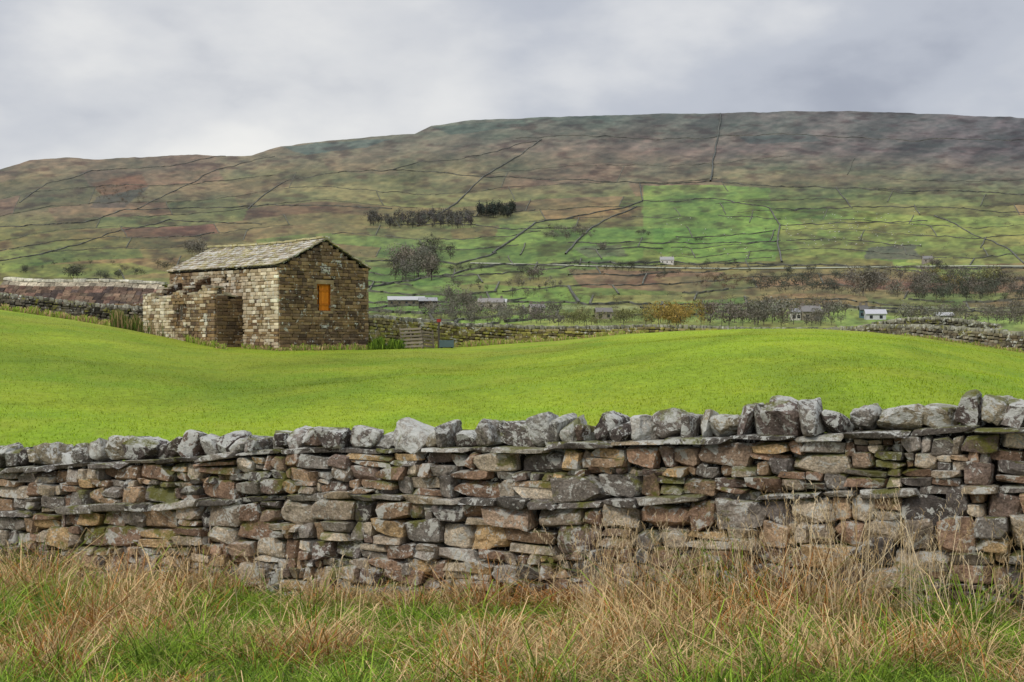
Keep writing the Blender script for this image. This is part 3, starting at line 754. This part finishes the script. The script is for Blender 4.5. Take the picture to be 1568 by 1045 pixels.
# ---------------------------------------------------------------- foreground drystone wall
al = np.array([1, -.5, 0])/math.hypot(1, .5); nf = np.array([-.5, -1, 0])/math.hypot(1, .5); KX = 1/math.hypot(1, .5)
PAL_F = [(184,156,126),(168,138,114),(146,120,100),(114,106,100),(158,148,136),(194,164,122),(208,192,168),(158,132,106),(134,116,104),(176,152,130),(140,132,122),(194,178,154),(172,156,136)]
def fcol(k=1.0): return lin(PAL_F[R.randint(len(PAL_F))], k)*R.uniform(.65, 1.25)
fg = Acc()
def wp(X, z, out=0.): 
    return np.array([X, 11.4-.5*X, z])+nf*out
X0, X1 = -8.5, 6.8
def course(za, zb_, nrow, batter0, batter1, wob=.022):
    cuts = np.cumsum(R.uniform(.65, 1.35, nrow)); cuts = np.concatenate([[0], cuts/cuts[-1]])
    ph = R.uniform(0, 6.28, (nrow+1, 3))
    def lev(k, X):
        w = 0 if k in (0, nrow) else wob*(math.sin(X*1.7+ph[k, 0])+.8*math.sin(X*4.1+ph[k, 1])+.5*math.sin(X*9.3+ph[k, 2]))
        return za(X)+(zb_(X)-za(X))*cuts[k]+w
    for k in range(nrow):
        X = X0+R.uniform(0, .2)
        while X < X1:
            h0 = max(lev(k+1, X)-lev(k, X), .05)
            w = np.clip(h0*R.lognormal(.32, .5), .06, .42); dX = w*KX; Xc = X+dX/2
            b0, b1 = lev(k, Xc), lev(k+1, Xc); h = max(b1-b0, .045); zc = (b0+b1)/2
            f = (k+.5)/nrow; out = batter0+(batter1-batter0)*f-.15+R.uniform(-.04, .035)
            dep = .17
            if h > .095 and R.rand() < .26:
                c1 = R.uniform(.35, .65)
                for (q0, q1) in ((b0, b0+h*c1), (b0+h*c1, b1)):
                    stone(fg, 9, (w/2*.99, dep, (q1-q0)/2*.98), wp(Xc, (q0+q1)/2, out+R.uniform(-.02, .02)), rotframe(al, -nf, UP, R.uniform(-.07, .07)), fcol(), r=.26, cj=.2, planes=5, na=.06)
            else:
                if R.rand() < .16 and k < nrow-1: h *= 1.3; zc += h*.08
                stone(fg, 9, (w/2*1.0, dep, h/2*1.0), wp(Xc, zc, out), rotframe(al, -nf, UP, R.uniform(-.1, .1), R.uniform(-.06, .06)), fcol(), r=.25, cj=.24, planes=7, na=.06)
            X += dX
zB = lambda X: float(ex(X, zb_t)); zM = lambda X: float(ex(X, zmid_t)); zC = lambda X: float(ex(X, zc_t)); zT = lambda X: float(ex(X, zt_t))
course(lambda X: zB(X)-.22, lambda X: zM(X)-.025, 7, .10, .05)
course(lambda X: zM(X)+.03, lambda X: zC(X)-.03, 3, .04, .0)
def slabs(zf, out, th, skip, wr, pal):
    X = X0
    while X < X1:
        w = R.uniform(*wr); dX = w*KX; Xc = X+dX/2
        sk = R.rand() < skip; o_ = out if not sk else .02
        h = th*R.uniform(.7, 1.4)
        stone(fg, 9, (w/2*.985, .2, h/2), wp(Xc, zf(Xc)+R.uniform(-.01, .01), o_-.2+R.uniform(-.03, .03)), rotframe(al, -nf, UP, R.uniform(-.05, .05)+math.atan((zf(X+dX)-zf(X))/w)), lin(pal[R.randint(len(pal))], .95)*R.uniform(.75, 1.2), r=.5, cj=.16, planes=4, na=.12)
        X += dX
GRY = [(150,142,130),(120,112,104),(172,164,150),(104,98,90),(158,142,118)]
slabs(zM, .13, .060, .2, (.18, .55), GRY)
slabs(zC, .11, .042, .15, (.2, .55), GRY)
slabs(lambda X: zB(X)+.04+.03*math.sin(X), .15, .05, .4, (.2, .5), GRY)
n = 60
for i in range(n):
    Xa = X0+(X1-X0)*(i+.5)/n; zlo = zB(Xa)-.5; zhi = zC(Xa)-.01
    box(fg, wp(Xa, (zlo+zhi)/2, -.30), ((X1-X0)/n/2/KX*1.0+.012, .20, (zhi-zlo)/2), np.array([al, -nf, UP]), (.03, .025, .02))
for k in range(9):
    X = X0
    while X < X1:
        w = R.uniform(.15, .4); Xc = X+w*KX/2; zz = zB(Xc)+(zC(Xc)-zB(Xc))*(k+.5)/9
        stone(fg, 3, (w/2, .1, (zC(Xc)-zB(Xc))/18), wp(Xc, zz, -.55), rotframe(al, -nf, UP), fcol(), planes=2); X += w*KX
wallp = empty('drystone_wall')
fg.build('wall_stones', M_fg, parent=wallp)
cp = Acc(); X = X0
PAL_C = [(180,174,162),(150,140,130),(128,114,106),(196,190,178),(160,152,140),(108,98,92),(170,158,134),(138,118,104)]
while X < X1:
    w = R.uniform(.09, .24)
    if R.rand() < .12: w = R.uniform(.24, .34)
    dX = w*KX; Xc = X+dX/2
    H = (zT(Xc)-zC(Xc)-.02)*R.uniform(.78, 1.38)
    if R.rand() < .10: H *= .6
    stone(cp, 9, (w/2*1.04, R.uniform(.14, .22), H/2), wp(Xc, zC(Xc)+.008+H/2, -.17+R.uniform(-.05, .05)), rotframe(al, -nf, UP, R.uniform(-.38, .38), R.uniform(-.2, .2)), lin(PAL_C[R.randint(len(PAL_C))], .9)*R.uniform(.65, 1.2), r=.45, cj=.34, planes=9, na=.09, pm=.62)
    X += dX*R.uniform(.92, 1.06)
X = X0
while X < X1:
    w = R.uniform(.15, .3); Xc = X+w*KX/2; H = (zT(Xc)-zC(Xc))*R.uniform(.4, .7)
    stone(cp, 3, (w/2, .12, H/2), wp(Xc, zC(Xc)+H/2, -.45), rotframe(al, -nf, UP, R.uniform(-.2, .2)), lin(PAL_C[R.randint(len(PAL_C))], .7), r=.5, cj=.25, planes=3); X += w*KX
cp.build('cope_stones', M_cope, parent=wallp)

# ---------------------------------------------------------------- grasses
def put(acc, base, h, w, lean, colr, droop=.15):
    n = len(base); a = R.uniform(0, 6.28, n); side = np.stack([np.cos(a), np.sin(a)*.5, 0*a], 1)*w[:, None]
    up = np.zeros((n, 3)); up[:, 2] = h
    m1 = base+lean*.18+up*.42; m2 = base+lean*.55+up*.80; tip = base+lean*1.0+up*(1-droop*R.rand(n))[:, None]
    V = np.concatenate([base-side, base+side, m1-side*.9, m1+side*.9, m2-side*.6, m2+side*.6, tip]); i = np.arange(n)
    F4 = np.concatenate([np.stack([i, i+n, i+3*n, i+2*n], 1), np.stack([i+2*n, i+3*n, i+5*n, i+4*n], 1)])
    F3 = np.stack([i+4*n, i+5*n, i+6*n], 1)
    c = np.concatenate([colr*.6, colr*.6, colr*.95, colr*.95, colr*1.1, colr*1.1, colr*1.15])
    acc.add(V, F4=F4, F3=F3, col=c)
STRAW = lin((214,184,134), 1.0); RUST = lin((182,124,68), 1.0); GRN = lin((140,168,56), 1.05); DGR = lin((98,128,46), 1.0); PALE = lin((234,212,172), 1.0)
ga = Acc()
NT = 5800
tx = R.uniform(-7.5, 6.2, NT); ty_w = 11.4-.5*tx; ty = ty_w-.02-(R.rand(NT)**1.15)*5.2
keep = ty > 5.6; tx, ty = tx[keep], ty[keep]
dw = (11.4-.5*tx)-ty
for X, Y, d in zip(tx, ty, dw):
    nb_ = R.randint(14, 34)
    patch = float(fbm(np.array(X*1.3+3), np.array(Y*1.6), 88)); p3 = float(fbm(np.array(X*.6+31), np.array(Y*.9), 98)); p4 = float(fbm(np.array(X*1.7+61), np.array(Y*2.1), 108))
    straw = np.clip(.74-d*.22+(patch-.5)*5.0, .05, .93)
    big = R.rand() < .12+.5*max(p3-.45, 0)*2
    H = (.12+.14*straw*R.rand()+(.28*R.rand() if big else 0))*(.7+1.2*max(p3-.3, 0))*(1 if d > .5 else 1.1)
    r_ = R.normal(size=(nb_, 2))*(.055+.03*big)
    b_ = np.stack([X+r_[:, 0], np.minimum(Y+r_[:, 1], 11.4-.5*X-.01), np.zeros(nb_)], 1); b_[:, 2] = ground_z(b_[:, 0], b_[:, 1])-.02
    hh = H*R.uniform(.4, 1.35, nb_); sp = R.normal(size=(nb_, 2))*.6*hh[:, None]+r_*2.4+np.array([.10, 0])*R.normal()
    ln = np.concatenate([sp, np.zeros((nb_, 1))], 1)
    isS = R.rand(nb_, 1) < straw
    pal = np.where(R.rand(nb_, 1) < (.65 if p4 > .58 else .14), RUST, STRAW); gr = np.where(R.rand(nb_, 1) < .6, GRN, DGR)
    cc = np.where(isS, pal, gr)*R.uniform(.5, 1.2, (nb_, 1))
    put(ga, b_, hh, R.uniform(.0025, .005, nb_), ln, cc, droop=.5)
n = 70000; bx = R.uniform(-7.5, 6.2, n); by = (11.4-.5*bx)-.02-R.rand(n)*5.6; k = by > 5.5; bx, by = bx[k], by[k]; n = len(bx)
b_ = np.stack([bx, by, ground_z(bx, by)-.01], 1); hh = R.uniform(.04, .14, n)
pt = fbm(bx*1.3+3, by*1.6, 88)
cc = np.where(R.rand(n, 1) < np.clip(.42-((11.4-.5*bx)-by)*.14+(pt-.5)*3, .08, .85)[:, None], STRAW*.7, GRN*.85)*R.uniform(.5, 1.2, (n, 1))
put(ga, b_, hh, R.uniform(.002, .004, n), np.concatenate([R.normal(size=(n, 2))*.05, np.zeros((n, 1))], 1), cc)
ga.build('verge_grass', M_grass)
sa = Acc()
ns = 960
xx = np.concatenate([R.uniform(.5, 5.2, 480), R.normal(1.0, .35, 130), R.normal(2.35, .45, 130), R.uniform(-6, .8, 220)])
dd = np.abs(R.normal(size=ns))*.45+.04
yy = 11.4-.5*xx-dd; tall = np.where(xx > .5, R.uniform(.25, .78, ns), R.uniform(.2, .45, ns))
tall = np.where((xx > 1.9) & (xx < 2.8), tall*1.3, tall)
b_ = np.stack([xx, yy, ground_z(xx, yy)], 1)
ln = np.stack([R.normal(size=ns)*.26*tall+.02, R.normal(size=ns)*.05, np.zeros(ns)], 1)
cc = np.where(R.rand(ns, 1) < .6, PALE, STRAW*.85)*R.uniform(.65, 1.1, (ns, 1))
put(sa, b_, tall, R.uniform(.0018, .0032, ns), ln, cc, droop=.1)
for q in range(9):
    f = .78+.028*q
    hb = b_+ln*(f**1.5)+np.stack([0*tall, 0*tall, tall*f*.97], 1)
    dl = R.normal(size=(ns, 3))*[.02, .02, 0]
    put(sa, hb, np.full(ns, .035), np.full(ns, .0026), dl, cc*.95)
sa.build('seeding_grass_stalks', M_grass)
pa = Acc(); n = 130000
Yp = 20+58*R.rand(n)**1.25; Up = R.uniform(-.45, .45, n); Xp = Up*Yp
k = Yp > 11.4-.5*Xp+1.2; Xp, Yp = Xp[k], Yp[k]; n = len(Xp)
b_ = np.stack([Xp, Yp, ground_z(Xp, Yp)-.015], 1); hh = R.uniform(.025, .07, n)
cc = field_col(Xp, Yp)*R.uniform(.75, 1.35, (n, 1))*np.array([1.05, 1.0, 1])
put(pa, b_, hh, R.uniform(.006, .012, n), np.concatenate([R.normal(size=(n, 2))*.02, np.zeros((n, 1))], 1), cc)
pa.build('pasture_sward', M_grass)
ra = Acc()
def rank(px0, px1, dpt0, dpt1, count, h, colA, colB):
    p = R.uniform(px0, px1, count); t_ = (p-px0)/(px1-px0); Y = dpt0+(dpt1-dpt0)*t_+R.normal(size=count)*.35; X = (p-784)/F*Y
    b = np.stack([X, Y, ground_z(X, Y)-.03], 1); hh = h*R.uniform(.3, 1.2, count)*(.5+vn(p/8, p*0, 5))
    cc = np.where(R.rand(count, 1) < .5, colA, colB)*R.uniform(.6, 1.2, (count, 1))
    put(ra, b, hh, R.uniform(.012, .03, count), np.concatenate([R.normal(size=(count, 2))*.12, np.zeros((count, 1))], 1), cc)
rank(0, 240, 83, 85.2, 6000, .35, STRAW*.8, GRN)
rank(170, 285, 83.5, 79, 6000, .75, STRAW*.5, DGR*.7)
rank(285, 345, 78, 74.8, 1200, .3, STRAW*.7, GRN)
rank(370, 430, 76.2, 74.5, 900, .25, STRAW*.7, GRN*.8); rank(425, 562, 74.6, 78.6, 2200, .28, STRAW*.7, GRN*.8)
rank(565, 620, 79, 81, 2500, .5, GRN*.7, DGR*.7); rank(620, 1000, 83.5, 91, 7000, .28, STRAW*.8, GRN); rank(1380, 1568, 81.5, 74.3, 3000, .25, STRAW*.7, GRN)
ra.build('rank_grass', M_grass)

# ---------------------------------------------------------------- sky, light, camera
sc = bpy.context.scene
w = bpy.data.worlds.new("World"); sc.world = w; w.use_nodes = True
nt = w.node_tree; g = N(nt); bg = nt.nodes['Background']
SUN_EL, SUN_AZ = math.radians(42), math.radians(222)
sky = g.n('ShaderNodeTexSky', sky_type='NISHITA'); sky.sun_disc = False
sky.sun_elevation = SUN_EL; sky.sun_rotation = SUN_AZ
tcw = g.n('ShaderNodeTexCoord').outputs['Generated']
mp = g.n('ShaderNodeMapping'); g.l(tcw, mp.inputs[0]); mp.inputs['Scale'].default_value = (1, 1, 2.0); mp.inputs['Location'].default_value = (.62, .35, .22)
n1 = g.noise(5.0, 6, mp.outputs[0], .48, .0); n2 = g.noise(1.8, 3, mp.outputs[0], .5)
nn_ = g.math('ADD', g.math('MULTIPLY', n1, .72), g.math('MULTIPLY', n2, .28))
spz = g.n('ShaderNodeSeparateXYZ'); g.l(tcw, spz.inputs[0])
nn_ = g.math('ADD', nn_, g.mr(spz.outputs[0], -.3, .35, .02, -.045))
cr = g.n('ShaderNodeValToRGB'); g.l(nn_, cr.inputs[0]); e = cr.color_ramp.elements
cr.color_ramp.interpolation = 'EASE'
e[0].position = .38; e[0].color = (.42, .45, .53, 1); e[1].position = .62; e[1].color = (.80, .81, .83, 1)
m_ = cr.color_ramp.elements.new(.49); m_.color = (.57, .60, .67, 1)
dt = g.n('ShaderNodeVectorMath', operation='DOT_PRODUCT'); nrmz = Vector((-.185, 1, .15)).normalized(); g.l(tcw, dt.inputs[0]); dt.inputs[1].default_value = nrmz
gl = g.mr(dt.outputs['Value'], .982, 1.0, 0, .95)
gl = g.math('MULTIPLY', gl, g.mr(n1, .38, .6, .35, 1.1))
ccl = g.mix(gl, cr.outputs[0], (.98, .97, .94))
gain = g.mr(spz.outputs[2], .3, 1., 9.2, 20.)
sc1 = g.n('ShaderNodeVectorMath', operation='SCALE'); g.l(ccl, sc1.inputs[0]); g.l(gain, sc1.inputs['Scale'])
fin = g.mix(.94, sky.outputs[0], sc1.outputs[0])
g.l(fin, bg.inputs['Color']); bg.inputs['Strength'].default_value = .1
sun = bpy.data.lights.new('sun', 'SUN'); sun.energy = 1.5; sun.angle = math.radians(11); sun.color = (1, .94, .84)
so = bpy.data.objects.new('sun', sun); sc.collection.objects.link(so)
dv = Vector((math.sin(SUN_AZ)*math.cos(SUN_EL), math.cos(SUN_AZ)*math.cos(SUN_EL), math.sin(SUN_EL)))
so.rotation_euler = dv.to_track_quat('Z', 'Y').to_euler()
cam = bpy.data.cameras.new('camera'); cam.lens = 50; cam.sensor_width = 36; cam.clip_end = 20000
co = bpy.data.objects.new('camera', cam); sc.collection.objects.link(co); co.location = (0, 0, CZ); co.rotation_euler = (math.radians(90), 0, 0)
sc.camera = co
sc.view_settings.view_transform = 'Standard'; sc.view_settings.look = 'None'; sc.view_settings.exposure = 0
